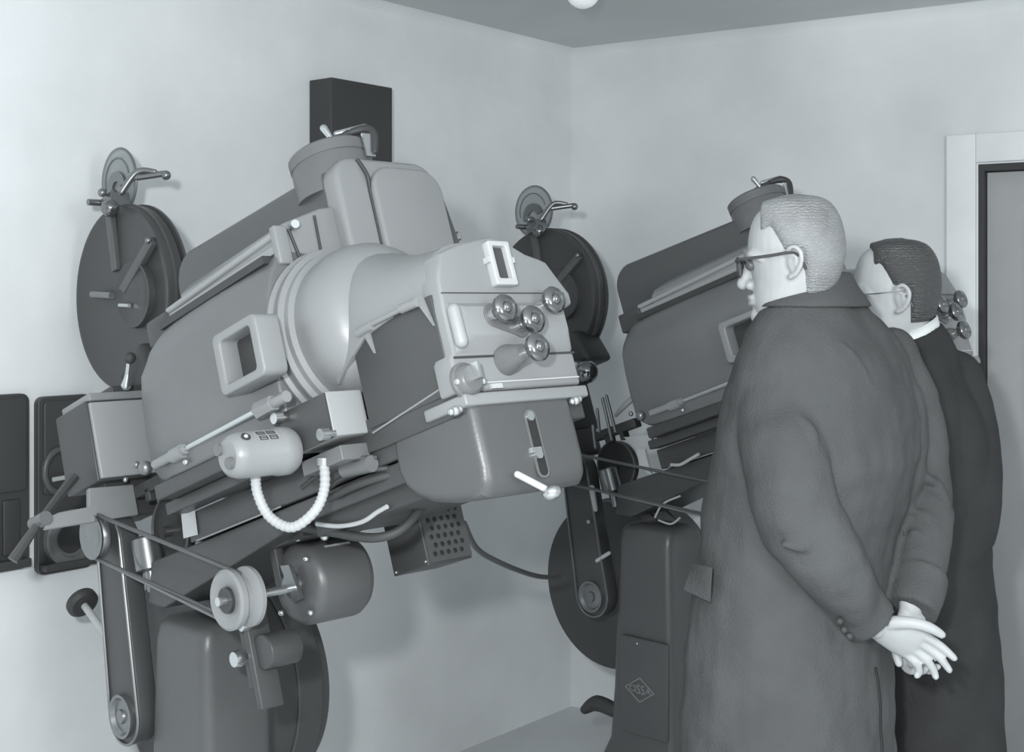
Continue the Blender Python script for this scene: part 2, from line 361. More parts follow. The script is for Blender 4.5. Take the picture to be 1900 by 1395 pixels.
part('ledge_line', box(.791, .7945, .03, .268, -.3885, -.386), 'pale', par=bp)
part('name_plate', box(.791, .796, .058, .082, -.398, -.390), 'pale', par=bp)
pw = (.116, .166, -.226, -.148)
part('sight_window', ringprism(rrect(*pw, .004), rrect(pw[0] + .010, pw[1] - .010, pw[2] + .012, pw[3] - .009, .003), 'u', .79, .806), 'pale', bev=.002, par=bp)
part('sight_glass', box(.790, .795, pw[0] + .009, pw[1] - .009, pw[2] + .010, pw[3] - .008), 'dark', par=bp)
for a_ in (pw[0] - .006, pw[1]): part('sight_lug', box(.79, .804, a_, a_ + .006, -.186, -.176), 'pale', par=bp)
part('mount_plate', [prism(capsule((.085, -.28), (.142, -.302), .02, .017), 'u', .806, .811)], 'grey', bev=.0015, par=bp)
part('mount_boss', [lathe((.792, .105, -.352), (1, 0, 0), [(0, .026), (.012, .024), (.03, .017), (.045, .014)])], 'grey', par=bp)
for (n_, w_, ub, ut) in [(.080, -.280, .806, .838), (.135, -.300, .806, .840), (.212, -.262, .800, .826), (.112, -.352, .83, .856)]:
    kn = part('carbon_knob', lathe((ut - .006, n_, w_), (1, 0, 0), [(0, .010), (.002, .019), (.006, .0225), (.014, .0235), (.019, .020), (.021, .013), (.019, .009), (.023, .006), (.024, .002)]), 'knob', par=bp)
    part('shaft', lathe((ub - .005, n_, w_), (1, 0, 0), [(0, .0105), (.022, .0105), (.0225, .007), (ut - ub, .007)]), 'steel', par=bp)
tg = R(868, 705, .80)
dl_ = part('dial', lathe((.791, tg[1], tg[2]), (1, 0, 0), [(0, .030), (.006, .030), (.008, .026), (.018, .024), (.022, .02), (.022, .004)]), 'grey', par=bp)
part('pointer', [box(.81, .83, tg[1] - .001, tg[1] + .004, tg[2] - .004, tg[2] + .022), ball((.802, tg[1] - .024, tg[2] - .002), .006), ball((.802, tg[1] + .03, tg[2] - .004), .006)], 'steel', par=bp)
for q in [(845, 762), (1068, 743)]:
    c = R(*q, .80); part('wing_nut', [ball((.80, c[1], c[2]), .008), ball((.80, c[1] - .009, c[2] - .001), .006), ball((.80, c[1] + .009, c[2] + .002), .006)], 'steel', par=bp)
# rounded tub under the head
tb = [(.60, -.40), (.588, -.44), (.587, -.48)] + [(.598, -.508), (.622, -.53), (.655, -.545), (.70, -.557), (.745, -.564), (.775, -.566)] + [(.792, -.556), (.797, -.52), (.797, -.41)]
tub = part('tub', prism(tb, 'n', .0, .235), 'mid', bev=.024, seg=5, smooth=60)
part('slot', [prism(rrect(.112, .134, -.548, -.440, .010), 'u', .79, .7995)], 'hole', par=tub)
part('slot_edge', [ringprism(rrect(.110, .136, -.550, -.438, .011), rrect(.113, .133, -.547, -.441, .009), 'u', .797, .800)], 'grey', par=tub)
part('slot_stop', [cyl((.797, .121, -.449), (.803, .121, -.449), .008), cyl((.797, .117, -.512), (.806, .117, -.512), .008), box(.797, .801, .108, .13, -.508, -.500)], 'steel', par=tub)
lv = part('lever', limb([R(960, 880, .81), R(1010, 906, .83)], [.0055, .0055]), 'pale', par=tub)
part('lever_knob', ball(R(1024, 914, .835), .0145, s=(1.1, 1.1, .8)), 'steel', par=tub)
# table beams
part('table_beam', [box(-.08, .785, .004, .27, -.457, -.40), box(.40, .785, -.004, .01, -.432, -.376)], 'dark', bev=.003)
part('lower_beam', prism([(-.26, -.46), (.70, -.46), (.60, -.497), (.26, -.50), (-.24, -.56), (-.30, -.54)], 'n', .012, .25), 'dark', bev=.004)
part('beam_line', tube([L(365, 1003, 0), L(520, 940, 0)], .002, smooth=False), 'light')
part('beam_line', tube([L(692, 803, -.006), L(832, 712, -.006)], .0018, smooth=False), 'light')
# light block with its dark side and lower lip
bk = part('junction_box', box(.415, .545, -.075, .002, -.398, -.322), 'bright', bev=.003)
part('box_side', box(.41, .544, -.078, -.074, -.40, -.324), 'dark', par=bk)
part('lip', box(.42, .535, -.06, .0, -.438, -.412), 'grey', bev=.002, par=bk)
for q in [(607, 805), (521, 775)]:
    c = L(*q, -.085); part('cap_screw', lathe((c[0], -.10, c[2]), (0, 1, 0), [(0, .004), (.0, .010), (.016, .010), (.017, .006), (.03, .006)]), 'steel', par=bk)
# small drive motor with rating plate
mo = part('feed_motor', lathe((.43, -.208, -.392), (0, 1, 0), [(0, .01), (.0, .027), (.006, .034), (.02, .0385), (.09, .0385), (.094, .041), (.115, .041), (.125, .036)], 32), 'light')
part('motor_cap', [lathe((.412, -.214, -.376), (0, 1, 0), [(0, .007), (.0, .010), (.02, .010)]), lathe((.44, -.216, -.405), (0, 1, 0), [(0, .006), (.0, .010), (.02, .010)])], 'grey', par=mo)
def on_cyl(n_, ang, r): return (.43 + r * math.cos(ang), n_, -.392 + r * math.sin(ang))
gp = []
def cyl_patch(n0, n1, a0, a1, r0=.0382, r1=.0392):
    rg = []
    for k in range(5):
        a = math.radians(a0 + (a1 - a0) * k / 4); rg.append([on_cyl(n0, a, r0), on_cyl(n0, a, r1), on_cyl(n1, a, r1), on_cyl(n1, a, r0)])
    return loft(rg)
part('rating_plate', [cyl_patch(-.165, -.122, 20, 56, .0375, .0388)], 'bright', par=mo)
for n0 in (-.163, -.143):
    for a0 in (22, 40):
        gp += [cyl_patch(n0, n0 + .002, a0, a0 + 13, .0392, .0396), cyl_patch(n0 + .014, n0 + .016, a0, a0 + 13, .0392, .0396)]
        gp += [cyl_patch(n0, n0 + .016, a0 + d, a0 + d + 2, .0392, .0396) for d in (0, 5.5, 11)]
part('plate_marks', gp, 'dark2', par=mo)
em = [lathe(on_cyl(-.186, math.radians(38), .037), (math.cos(math.radians(38)), 0, math.sin(math.radians(38))), [(0, .008), (.003, .008), (.003, .006), (.002, .006)])]
part('oil_cap', em, 'dark2', par=mo); part('oil_dot', ball(on_cyl(-.186, math.radians(38), .039), .004), 'pale', par=mo)
pc = [L(474, 876, -.14), L(478, 915, -.135), L(500, 958, -.125), L(542, 978, -.11), L(584, 948, -.09), L(602, 905, -.07), L(601, 855, -.055)]
cpts = smooth_path(pc, 16); 
part('conduit', tube(cpts, .0085, smooth=False, rf=lambda t: .0085 + .0008 * math.sin(t * 2 * math.pi * 32)), 'white', smooth=80)
part('conduit_gland', [cyl(L(601, 862, -.055), L(601, 848, -.055), .014)], 'steel')
# adjusting rod along the door foot
yy = -.103
rd = part('adjusting_rod', [limb([L(345, 832, yy), L(487, 757, yy)], [.0055, .0055])], 'steel')
part('rod_sleeve', [cyl(L(288, 862, yy), L(345, 832, yy), .009, .010), cyl(L(322, 846, yy), L(340, 836, yy), .014)], 'light', par=rd)
part('rod_end', [ball(L(270, 868, yy), .014), ball(L(253, 862, yy), .007), cyl(L(270, 868, yy), L(270, 880, yy), .007)], 'dsteel', par=rd)
part('rod_nut', [cyl(L(480, 762, yy), L(508, 747, yy), .016, .014, 6), cyl(L(508, 747, yy), L(532, 735, yy), .010)], 'light', par=rd)
part('wing_screw', ball(L(345, 857, yy), .006), 'steel', par=rd)
part('foot_rail', [box(-.02, .40, -.09, .0, -.375, -.345), box(-.06, .30, -.05, .0, -.40, -.375)], 'dark', bev=.004)

# film mechanism box at the lens end
mb = part('mechanism_box', box(-.50, -.352, -.028, .14, -.262, -.082), 'dark', bev=.004)
part('mechanism_cover', box(-.354, -.342, -.022, .136, -.257, -.088), 'bright', bev=.003, par=mb)
part('cover_lid', box(-.48, -.345, -.02, .135, -.084, -.066), 'light', bev=.004, par=mb)
part('box_screw', [ball(R(233, 890, -.34), .006), ball(R(304, 787, -.34), .008), ball(R(308, 800, -.34), .005)], 'steel', par=mb)
lk = part('latch_lever', [limb([H(234, 715, -.066), L(237, 695, .05), L(240, 668, .05)], [.011, .006, .005])], 'steel', par=mb)
part('lever_ball', ball(L(241, 664, .05), .0135), 'rubber', par=mb)
brk = [R(165, 905, -.36)[1:], R(248, 898, -.36)[1:], R(258, 955, -.36)[1:], R(85, 982, -.36)[1:], R(83, 962, -.36)[1:], R(110, 950, -.36)[1:], R(165, 940, -.36)[1:]]
part('bracket_plate', prism(brk, 'u', -.375, -.36), 'light', bev=.003)
part('mechanism_foot', [box(-.47, -.38, .0, .12, -.34, -.26)], 'dark', bev=.003)
hb = R(74, 966, -.37)
ts = part('turning_star', [cyl((-.40, hb[1], hb[2]), (-.34, hb[1], hb[2]), .014)], 'grey')
for q in [(138, 884), (24, 1040)]:
    e_ = R(*q, -.39); part('blade', [tube([(-.37, hb[1], hb[2]), e_], .010, 8, False, rf=lambda t: .008 + .004 * t)], 'dark', par=ts)
part('blade', [tube([(-.37, hb[1], hb[2]), R(60, 1000, -.40), R(84, 1048, -.5)], .007, 8)], 'dark', par=ts) if False else None
part('guide_arm', [box(-.33, -.16, .04, .07, -.312, -.285), box(-.29, -.27, .04, .07, -.33, -.30), box(-.23, -.215, .04, .07, -.335, -.30)], 'dark2', bev=.003)
part('film_cylinder', lathe((-.30, .03, -.40), (0, 0, -1), [(0, .02), (.005, .03), (.07, .03), (.075, .014), (.115, .014), (.118, .012)]), 'dsteel')
part('card_plate', prism([L(352, 915, .02)[::2], L(372, 910, .02)[::2], L(382, 990, .02)[::2], L(360, 996, .02)[::2]], 'n', -.004, .002), 'pale')
fw = part('flywheel', lathe((-.33, .11, -.392), (0, 1, 0), [(0, .02), (.004, .062), (.0, .068), (.0, .074), (.018, .074), (.02, .06)], 40), 'dark')
part('flywheel_rim', tube([(-.33 + .073 * math.cos(a), .108, -.392 + .073 * math.sin(a)) for a in [2 * math.pi * i / 36 for i in range(36)]], .003, 8, smooth=False, closed=True), 'grey', par=fw)
part('flywheel_hub', lathe((-.33, .09, -.392), (0, 1, 0), [(0, .008), (.0, .012), (.03, .012)]), 'dsteel', par=fw)
# belt drive
PA, PB = (-.39, -.371), (.155, -.598)
pu = part('drive_pulley', lathe((PA[0], -.045, PA[1]), (0, 1, 0), [(0, .014), (.004, .034), (.0, .042), (.0, .05), (.006, .047), (.012, .05), (.02, .05), (.022, .03)], 36), 'dsteel')
pm = part('motor_pulley', lathe((PB[0], -.085, PB[1]), (0, 1, 0), [(.004, .022), (.0, .026), (-.004, .05), (.0, .055), (.010, .055), (.020, .042), (.030, .042), (.040, .055), (.048, .055), (.052, .03)], 40), 'light')
part('pulley_bore', cyl((PB[0], -.0895, PB[1]), (PB[0], -.08, PB[1]), .023), 'dark2', par=pm)
part('shaft_end', [cyl((PB[0], -.105, PB[1]), (PB[0], .06, PB[1]), .008)], 'steel', par=pm)
cp = capsule(PA, PB, .048, .047)
ang = math.atan2(PB[1] - PA[1], PB[0] - PA[0])
nv = (-math.sin(ang), math.cos(ang))
for s in (1, -1):
    a = (PA[0] + nv[0] * .047 * s, -.035, PA[1] + nv[1] * .047 * s); b = (PB[0] + nv[0] * .045 * s, -.06, PB[1] + nv[1] * .045 * s)
    part('drive_belt', tube([a, b], .0045, smooth=False), 'mid')
    if s < 0: part('drive_belt', tube([(a[0], a[1], a[2] - .001), (b[0], b[1] - .012, b[2] - .004)], .003, smooth=False), 'grey')
# belt guard arm down to the take-up
ga = (-.40, -.385); gb = (-.455, -.750)
gd = part('belt_guard', prism(capsule(ga, gb, .052, .062), 'n', .0, .045), 'dark', bev=.004)
gc = capsule(ga, gb, .050, .060, 20)
part('guard_rim', tube([(a, -.002, b) for a, b in gc], .0035, 8, smooth=False, closed=True), 'dsteel', par=gd)
part('take_up_pulley', lathe((gb[0], -.012, gb[1]), (0, 1, 0), [(0, .008), (.0, .014), (.006, .016), (.008, .034), (.0, .04), (.0, .046), (.014, .046)], 36), 'dsteel', par=gd)
part('take_up_boss', lathe((gb[0] + .06, .06, gb[1] + .01), (0, 1, 0), [(0, .01), (.004, .035), (.04, .038), (.06, .038)], 28), 'mid', par=gd)
# main motor
cm = L(558, 1083, .09)
mm = part('main_motor', lathe((cm[0], .075, cm[2]), (0, 1, 0), [(0, .03), (.002, .062), (.010, .074), (.022, .079), (.12, .079), (.124, .0785), (.135, .072), (.14, .04)], 48), 'mid')
part('motor_face', [lathe((cm[0], .055, cm[2]), (0, 1, 0), [(0, .014), (.004, .022), (.022, .024)]), prism([(cm[0] - .0, cm[2] + .04), (cm[0] + .028, cm[2] + .036), (cm[0] + .045, cm[2] - .03), (cm[0] + .02, cm[2] - .034)], 'n', .052, .06)], 'dsteel', par=mm)
part('motor_bolt', [ball((cm[0] + .07 * math.cos(a), .072, cm[2] + .07 * math.sin(a)), .006) for a in (.6, 2.2, 3.8, 5.3)], 'steel', par=mm)
part('motor_bracket', [box(cm[0] - .05, cm[0] + .09, .05, .2, cm[2] + .075, cm[2] + .095), box(cm[0] - .04, cm[0] - .02, .06, .08, -.6, -.49)], 'dark2', bev=.003)
part('motor_seam', [box(cm[0] + .055, cm[0] + .0575, .12, .18, cm[2] + .053, cm[2] + .058)], 'light', par=mm)
for q in [(552, 997), (602, 995)]: part('bracket_bolt', ball(L(*q, .06), .008), 'steel')
# pedestal (upright in the room)
def wp(px, py, y): return P(px, py, y)
pa = O + U * -.32 + N * .02 + Wv * -.59; pb = O + U * -.126 + N * .02 + Wv * -.637
ctr = Vector((0, 0, 0)); Ld = (pb - pa); Ld.z = 0; wd = Ld.length; Ld.normalize(); Nd = N.copy()
pa0 = Vector((pa.x, pa.y, 0)); PT = CZ - .695
def pedring(z, ex, en, r=.03, n0=.0, n1=.17):
    return [tuple(pa0 + Ld * a + Nd * b + Vector((0, 0, z)) - BASE) for a, b in rrect(-ex, wd + ex * .55, n0 - en, n1 + en, r, 5)]
pr_ = [pedring(PT + .035, -.05, -.05, .01), pedring(PT + .028, -.02, -.02, .02), pedring(PT + .012, -.006, -.006, .026), pedring(PT - .02, .0, .0, .03), pedring(.45, .02, .0), pedring(.30, .03, .005), pedring(.10, .12, .03), pedring(.04, .18, .06), pedring(.0, .19, .07)]
pd = build('pedestal', loft(pr_), 'mid', PR, smooth=60)
def ped_face(a, z, off=.0): return tuple(pa0 + Ld * a + Nd * (-.001 - off) + Vector((0, 0, z)) - BASE)
def PF(p): return ped_face(p[0], p[2], -p[1])
cv = build('pedestal_cover', prism(rrect(.03, wd + .002, .335, .615, .008), 'n', -.014, .0), 'mid', pd, PF, bev=.003)
dm = (.105, .468)
def dia(r, k=.66): return [(dm[0] + r, dm[1]), (dm[0], dm[1] + r * k), (dm[0] - r, dm[1]), (dm[0], dm[1] - r * k)]
build('diamond_badge', [ringprism(dia(.055), dia(.050), 'n', -.0175, -.013)], 'light', cv, PF)
fc = bpy.data.curves.new('badge_letters', 'FONT'); fc.body = 'OSSA'; fc.size = .034; fc.extrude = .0008; fc.align_x = 'CENTER'; fc.align_y = 'CENTER'
fo = bpy.data.objects.new('tmp_font', fc); C.objects.link(fo); bpy.context.view_layer.update()
fm = bpy.data.meshes.new_from_object(fo.evaluated_get(bpy.context.evaluated_depsgraph_get())); bpy.data.objects.remove(fo)
vs_ = [(dm[0] + v.co.x, -.0155 - v.co.z, dm[1] + v.co.y * (1.1 if abs(v.co.x) < .02 else .75)) for v in fm.vertices]
build('badge_letters', (vs_, [tuple(p.vertices) for p in fm.polygons]), 'light', cv, PF)
build('cover_screw', ball(ped_face(.095, .600, .015), .004), 'steel', cv)
build('foot_lever', [limb([ped_face(-.03, .37, -.03), ped_face(-.10, .375, -.03), ped_face(-.14, .35, -.02)], [.022, .024, .014])], 'dark2', pd)
# belt tensioner standing beside the pedestal
tn = part('tensioner', [box(.085, .10, -.02, .03, -.80, -.60), box(.055, .07, -.01, .03, -.76, -.62), cyl((.12, -.01, -.70), (.12, .06, -.70), .032)], 'dark', bev=.003)
part('tensioner_knob', lathe((.06, -.035, -.70), (0, 1, 0), [(0, .004), (.0, .014), (.012, .016), (.03, .010)]), 'steel', par=tn)
part('tensioner_knob', lathe((.105, -.035, -.645), (0, 1, 0), [(0, .004), (.0, .010), (.012, .012), (.03, .010)]), 'steel', par=tn)
part('tensioner_clamp', [cyl(L(515, 1220, .04), L(550, 1212, .08), .011)], 'light', par=tn)

# film magazines
def magazine(name, c, r, n0, n1, parts):
    a = part(name, lathe((c[0], n0, c[1]), (0, 1, 0), [(.0, .04), (.004, r - .02), (.0, r - .012), (.0, r - .002), (.004, r), (n1 - n0 - .03, r), (n1 - n0 - .02, r - .012), (n1 - n0, r - .016), (n1 - n0, .03)], 64), 'dark', smooth=35)
    for dn in parts: part('magazine_rim', lathe((c[0], n0 + dn, c[1]), (0, 1, 0), [(0, r - .01), (.0, r + .004), (.006, r + .004), (.006, r - .01)], 64), 'mid', par=a)
    return a
mc = L(222, 552, .20); mc = (mc[0], mc[2])
um = magazine('upper_magazine', mc, .226, .20, .275, (.018, .055))
part('magazine_boss', lathe((mc[0] + .08, .188, mc[1] - .02), (0, 1, 0), [(0, .03), (.004, .068), (.0, .074), (.0, .080), (.016, .082)], 40), 'dark', par=um)
def bar2(a, b, r, n_): return cyl(L(*a, n_), L(*b, n_), r)
part('magazine_rib', [prism([L(*q, .19)[::2] for q in [(196, 400), (206, 396), (216, 500), (208, 505)]], 'n', .188, .203),
      prism([L(*q, .19)[::2] for q in [(276, 440), (284, 452), (232, 545), (222, 535)]], 'n', .186, .203)], 'mid', bev=.002, par=um)
part('magazine_latch', cyl(L(172, 546, .18), L(208, 548, .18), .009), 'dsteel', par=um)
part('latch_pin', cyl(L(222, 566, .18), L(240, 567, .18), .005), 'steel', par=um)
part('rib_stud', ball(L(275, 446, .184), .008), 'dsteel', par=um)
part('magazine_neck', prism([(mc[0] - .0, mc[1] - .20), (mc[0] + .13, mc[1] - .15), (-.36, -.05), (-.46, -.05)], 'n', .15, .27), 'dark2', bev=.02)
part('neck_base', box(-.46, -.37, .05, .14, -.07, -.045), 'dark', bev=.004)
gcn = L(222, 338, .25)
gr = part('sight_disc', lathe((gcn[0], .245, gcn[2]), (0, 1, 0), [(0, .084), (.008, .084)], 40), 'glass')
part('sight_disc_rim', [tube([(gcn[0] + .084 * math.cos(a), .249, gcn[2] + .084 * math.sin(a)) for a in [2 * math.pi * i / 40 for i in range(40)]], .004, 8, smooth=False, closed=True), tube([(gcn[0] + .06 * math.cos(a), .243, gcn[2] + .06 * math.sin(a)) for a in [math.pi * (i / 20) for i in range(21)]], .002, 6, smooth=False)], 'grey', par=gr)
part('spool_hub', [prism(arc(gcn[0], gcn[2] - .02, .045, 0, 180, 12) + arc(gcn[0], gcn[2] - .02, .02, 180, 0, 8), 'n', .236, .243), ball((gcn[0] + .0, .225, gcn[2] - .035), .014)], 'dsteel', par=gr)
part('spool_spindle', [cyl((gcn[0] - .01, .16, gcn[2] - .055), (gcn[0] - .01, .25, gcn[2] - .055), .008), box(gcn[0] - .0, gcn[0] + .05, .19, .24, gcn[2] - .085, gcn[2] - .05), ball((gcn[0] + .03, .18, gcn[2] - .045), .011), limb([(gcn[0] + .05, .22, gcn[2] - .05), (gcn[0] + .09, .25, gcn[2] - .01), (gcn[0] + .12, .28, gcn[2] - .02)], [.009, .008, .006])], 'dsteel', par=gr)
part('spindle_rod', [cyl((gcn[0] + .07, .24, gcn[2] - .02), (gcn[0] + .135, .30, gcn[2] - .03), .008), ball((gcn[0] + .135, .30, gcn[2] - .035), .012)], 'dsteel', par=gr)
part('spindle_ball', ball(L(204, 386, .17), .022), 'knob', par=gr)
lc = L(1128, 1085, .2, 1)
lm = magazine('lower_magazine', (lc[0], lc[2]), .262, .20, .44, (.06, .14))
ck = Vector(L(157, 1124, .12)); cd = Vector((.75, 0, -.75))
part('crank_rod', limb([ck, ck + cd * .09, ck + cd * .2], [.009, .009, .009]), 'pale')
part('crank_knob', lathe(ck, -cd, [(0, .01), (.0, .03), (.008, .038), (.02, .038), (.026, .03), (.028, .01)], 28), 'rubber')
# vented resistor box under the beam
vx = part('vented_box', box(.175, .285, .285, .40, -.615, -.455), 'dark', bev=.002)
part('vent_plate', box(.285, .290, .288, .397, -.61, -.46), 'mid', par=vx)
hs = []
for i in range(5):
    for j in range(8):
        n_ = .303 + i * .0175 + (j % 2) * .006; w_ = -.595 + j * .0165
        hs.append(lathe((.2895, n_, w_), (1, .25, .1), [(0, .0055), (.0025, .0045)], 8))
part('vent_holes', hs, 'hole', par=vx)
part('vent_screw', [ball((.28, .284, -.605), .003), ball((.185, .284, -.608), .003), ball((.262, .284, -.465), .003)], 'steel', par=vx)
# wiring under the head
def wire(name, pts, r, m): return part(name, tube([L(*p) for p in pts], r), m)
wire('white_wire', [(588, 972, .02), (630, 976, .02), (672, 968, .02), (700, 950, .02), (718, 940, .02)], .0042, 'white')
wire('black_cable', [(560, 978, .04), (620, 988, .04), (690, 998, .05), (740, 985, .08), (775, 950, .12), (790, 925, .16)], .0085, 'rubber')
wire('black_cable', [(612, 905, -.0), (640, 885, -.01), (690, 872, .0), (726, 868, .02)], .005, 'rubber')
wire('black_cable', [(612, 925, -.0), (650, 905, -.01), (690, 890, .0), (730, 880, .02)], .007, 'rubber')
wire('black_cable', [(560, 905, -.01), (610, 865, -.03), (650, 852, -.03), (700, 848, -.0)], .004, 'rubber')
part('cable_clip', cyl(L(640, 872, -.012), L(690, 860, -.012), .014), 'grey')
part('lower_tray', box(.30, .62, .03, .25, -.53, -.49), 'dark2', bev=.004)

# ------------------------------------------------------------------ second projector: the same machine, one bay to the right
PR2 = copy_tree(PR, None, skip=('mechanism_box', 'latch_lever', 'bracket_plate', 'turning_star', 'feed_motor', 'conduit', 'conduit_gland', 'white_wire', 'card_plate', 'crank_rod', 'crank_knob'))
PR2.location = BASE + T2
PR2['label'] = 'dark film projector behind the two men, its rear end hidden by them'
def part2(name, geo, m='dark', bev=0, par=None): return build(name, geo, m, par or PR2, X, bev)
m2 = part2('film_gate', box(-.50, -.40, .03, .16, -.26, -.08), 'dark2', bev=.01)
part2('gate_drum', lathe((-.44, .0, -.17), (0, 1, 0), [(0, .02), (.004, .05), (.02, .062), (.06, .062)], 32), 'dark', par=m2)
part2('gate_knob', ball(L(1088, 690, .0, 1), .036), 'knob', par=m2)
part2('gate_knob_stem', cyl(L(1068, 680, .02, 1), L(1088, 690, .0, 1), .018), 'steel', par=m2)
part2('gate_handle', limb([L(1192, 722, -.02, 1), L(1160, 752, -.04, 1), L(1143, 770, -.04, 1)], [.010, .008, .006]), 'light')
part2('gate_handle_ball', ball(L(1190, 722, -.03, 1), .017), 'steel')
part2('gate_ribs', [limb([L(*a, .0, 1), L(*b, .0, 1)], [.005, .005]) for a, b in [((1100, 790), (1105, 830)), ((1118, 740), (1135, 815)), ((1108, 760), (1112, 800)), ((1125, 735), (1142, 800))]], 'dsteel')
part2('card_plate', prism([L(1165, 810, .05, 1)[::2], L(1215, 806, .05, 1)[::2], L(1222, 832, .05, 1)[::2], L(1190, 835, .05, 1)[::2]], 'n', .03, .04), 'pale')
part2('white_strip', [prism([L(*q, .02, 1)[::2] for q in [(1185, 835), (1200, 833), (1212, 880), (1192, 868)]], 'n', .01, .02)], 'pale')
part2('rod', [limb([L(1098, 905, -.01, 1), L(1105, 945, -.01, 1)], [.009, .007]), limb([L(1108, 1040, -.0, 1), L(1130, 1026, -.0, 1)], [.006, .006])], 'pale')
part2('white_wire', tube([L(*p, -.01, 1) for p in [(1245, 862), (1262, 862), (1280, 852), (1297, 842)]], .005), 'white')
part2('wire_loop', tube([L(*p, -.01, 1) for p in [(1215, 960), (1230, 935), (1262, 920)]], .003), 'white')
part2('wire_loop', tube([L(*p, -.01, 1) for p in [(1222, 965), (1245, 972), (1262, 960)]], .003), 'white')
part2('stud', ball(L(1092, 968, -.01, 1), .006), 'white')
# cable hanging between the two projectors
cb = [O + U * .275 + N * .408 + Wv * -.545, P(885, 1018, 2.9), P(930, 1045, 3.1), P(985, 1066, 3.4), P(1018, 1071, 3.6), P(1038, 1069, 3.70)]
tag(build('power_cable', tube([tuple(p) for p in cb], .0065), 'mid'), 'thin grey power cable sagging between the two projectors', 'cable')

# ------------------------------------------------------------------ people
def remesh(o, vox, it=3, fac=.6, disp=0, dscale=.2):
    m = o.modifiers.new('one_surface', 'REMESH'); m.mode = 'VOXEL'; m.voxel_size = vox; m.use_smooth_shade = True
    s = o.modifiers.new('soften', 'SMOOTH'); s.factor = fac; s.iterations = it
    if disp:
        t = bpy.data.textures.new('folds', 'CLOUDS'); t.noise_scale = dscale; t.noise_depth = 1
        d = o.modifiers.new('folds', 'DISPLACE'); d.texture = t; d.strength = disp; d.texture_coords = 'LOCAL'; d.mid_level = .5
HR = [(.124, -.03, .02, .025), (.118, -.055, .045, .048), (.104, -.078, .066, .062), (.08, -.093, .080, .071), (.05, -.099, .088, .0755), (.02, -.099, .090, .077), (-.005, -.094, .087, .076),
      (-.03, -.086, .084, .0735), (-.052, -.075, .086, .069), (-.075, -.06, .087, .063), (-.095, -.04, .084, .053), (-.110, -.015, .079, .040), (-.119, .015, .070, .024)]
def cr(a, b, c, d, t): return .5 * (2 * b + (c - a) * t + (2 * a - 5 * b + 4 * c - d) * t * t + (3 * b - a - 3 * c + d) * t ** 3)
HR = [(.1275, -.018, .006, .010)] + HR
HR = [tuple(cr(HR[max(i - 1, 0)][q], HR[i][q], HR[i + 1][q], HR[min(i + 2, len(HR) - 1)][q], k / 3) for q in range(4)) for i in range(len(HR) - 1) for k in range(3)] + [HR[-1]]
def head_ring(z, xb, xf, hw, k=32, grow=0):
    c = (xb + xf) / 2; h = (xf - xb) / 2 + grow; r = []
    for i in range(k):
        a = 2 * math.pi * i / k; ca, sa = math.cos(a), math.sin(a)
        r.append((c + h * math.copysign(abs(ca) ** .9, ca), (hw + grow) * math.copysign(abs(sa) ** .9, sa) * (1 - .10 * max(ca, 0) ** 2), z + grow * 1.2 * min(1, max(0, (z - .06) / .05))))
    return r
def head_geo(nose=1.0):
    g = [loft([head_ring(*r) for r in HR])]
    g.append(limb([(.080, 0, .016), (.090 + .005 * nose, 0, -.014), (.100 + .006 * nose, 0, -.035)], [.010, .0115, .0135]))
    g += [ball((.090, s * .012, -.040), .0105) for s in (1, -1)]
    g += [limb([(.086, s * .012, .018), (.078, s * .042, .022), (.058, s * .060, .010)], [.009, .009, .006]) for s in (1, -1)]
    g += [limb([(.088, -.02, -.066), (.094, 0, -.064), (.088, .02, -.066)], [.005, .0065, .005]), limb([(.087, -.017, -.076), (.093, 0, -.077), (.087, .017, -.076)], [.005, .007, .005])]
    g += [ball((.078, 0, -.104), .019), limb([(.050, .028, -.040), (.032, .042, -.034)], [.026, .024]), limb([(.050, -.028, -.040), (.032, -.042, -.034)], [.026, .024])]
    for s in (1, -1):   # ears: rim, lobe, inner fold
        y = s * .080
        g.append(limb([(.006, s * .074, .012), (-.002, y + s * .006, .024), (-.016, y + s * .012, .026), (-.026, y + s * .014, .012), (-.024, y + s * .012, -.008), (-.012, y + s * .006, -.026), (.0, y, -.032)], [.004, .0045, .005, .005, .0048, .0055, .006], 10))
        g.append(ball((-.010, s * .078, -.002), .02, s=(.75, .35, 1.2)))
        g.append(limb([(-.004, y + s * .004, .012), (-.014, y + s * .008, .008), (-.012, y + s * .006, -.010)], [.003, .004, .003], 8))
    g.append(limb([(-.018, 0, -.05), (-.030, 0, -.10), (-.036, 0, -.145)], [.055, .054, .052], 24))
    return g
def hair_geo(fn, hi=.008, lo=-.010, wd=.026):
    A_ = [head_ring(*r, 72, lo) for r in HR[:-1]]; B_ = [head_ring(*r, 72, hi) for r in HR[:-1]]; RR = []
    def mixr(p, q, x):
        t = min(1, max(0, fn(x[0], abs(x[1]), x[2]) / wd + .5)); t = t * t * (3 - 2 * t); return tuple(Vector(p).lerp(Vector(q), t))
    n_ = 3
    for i in range(len(A_) - 1):
        for k in range(n_):
            f_ = k / n_; a = [Vector(p).lerp(Vector(q), f_) for p, q in zip(A_[i], A_[i + 1])]; b = [Vector(p).lerp(Vector(q), f_) for p, q in zip(B_[i], B_[i + 1])]
            RR.append([mixr(p, q, q) for p, q in zip(a, b)])
    RR.append([mixr(p, q, q) for p, q in zip(A_[-1], B_[-1])])
    return loft(RR)
def rotz(g, M4): return [([tuple(M4 @ Vector(p)) for p in v], f) for v, f in g]
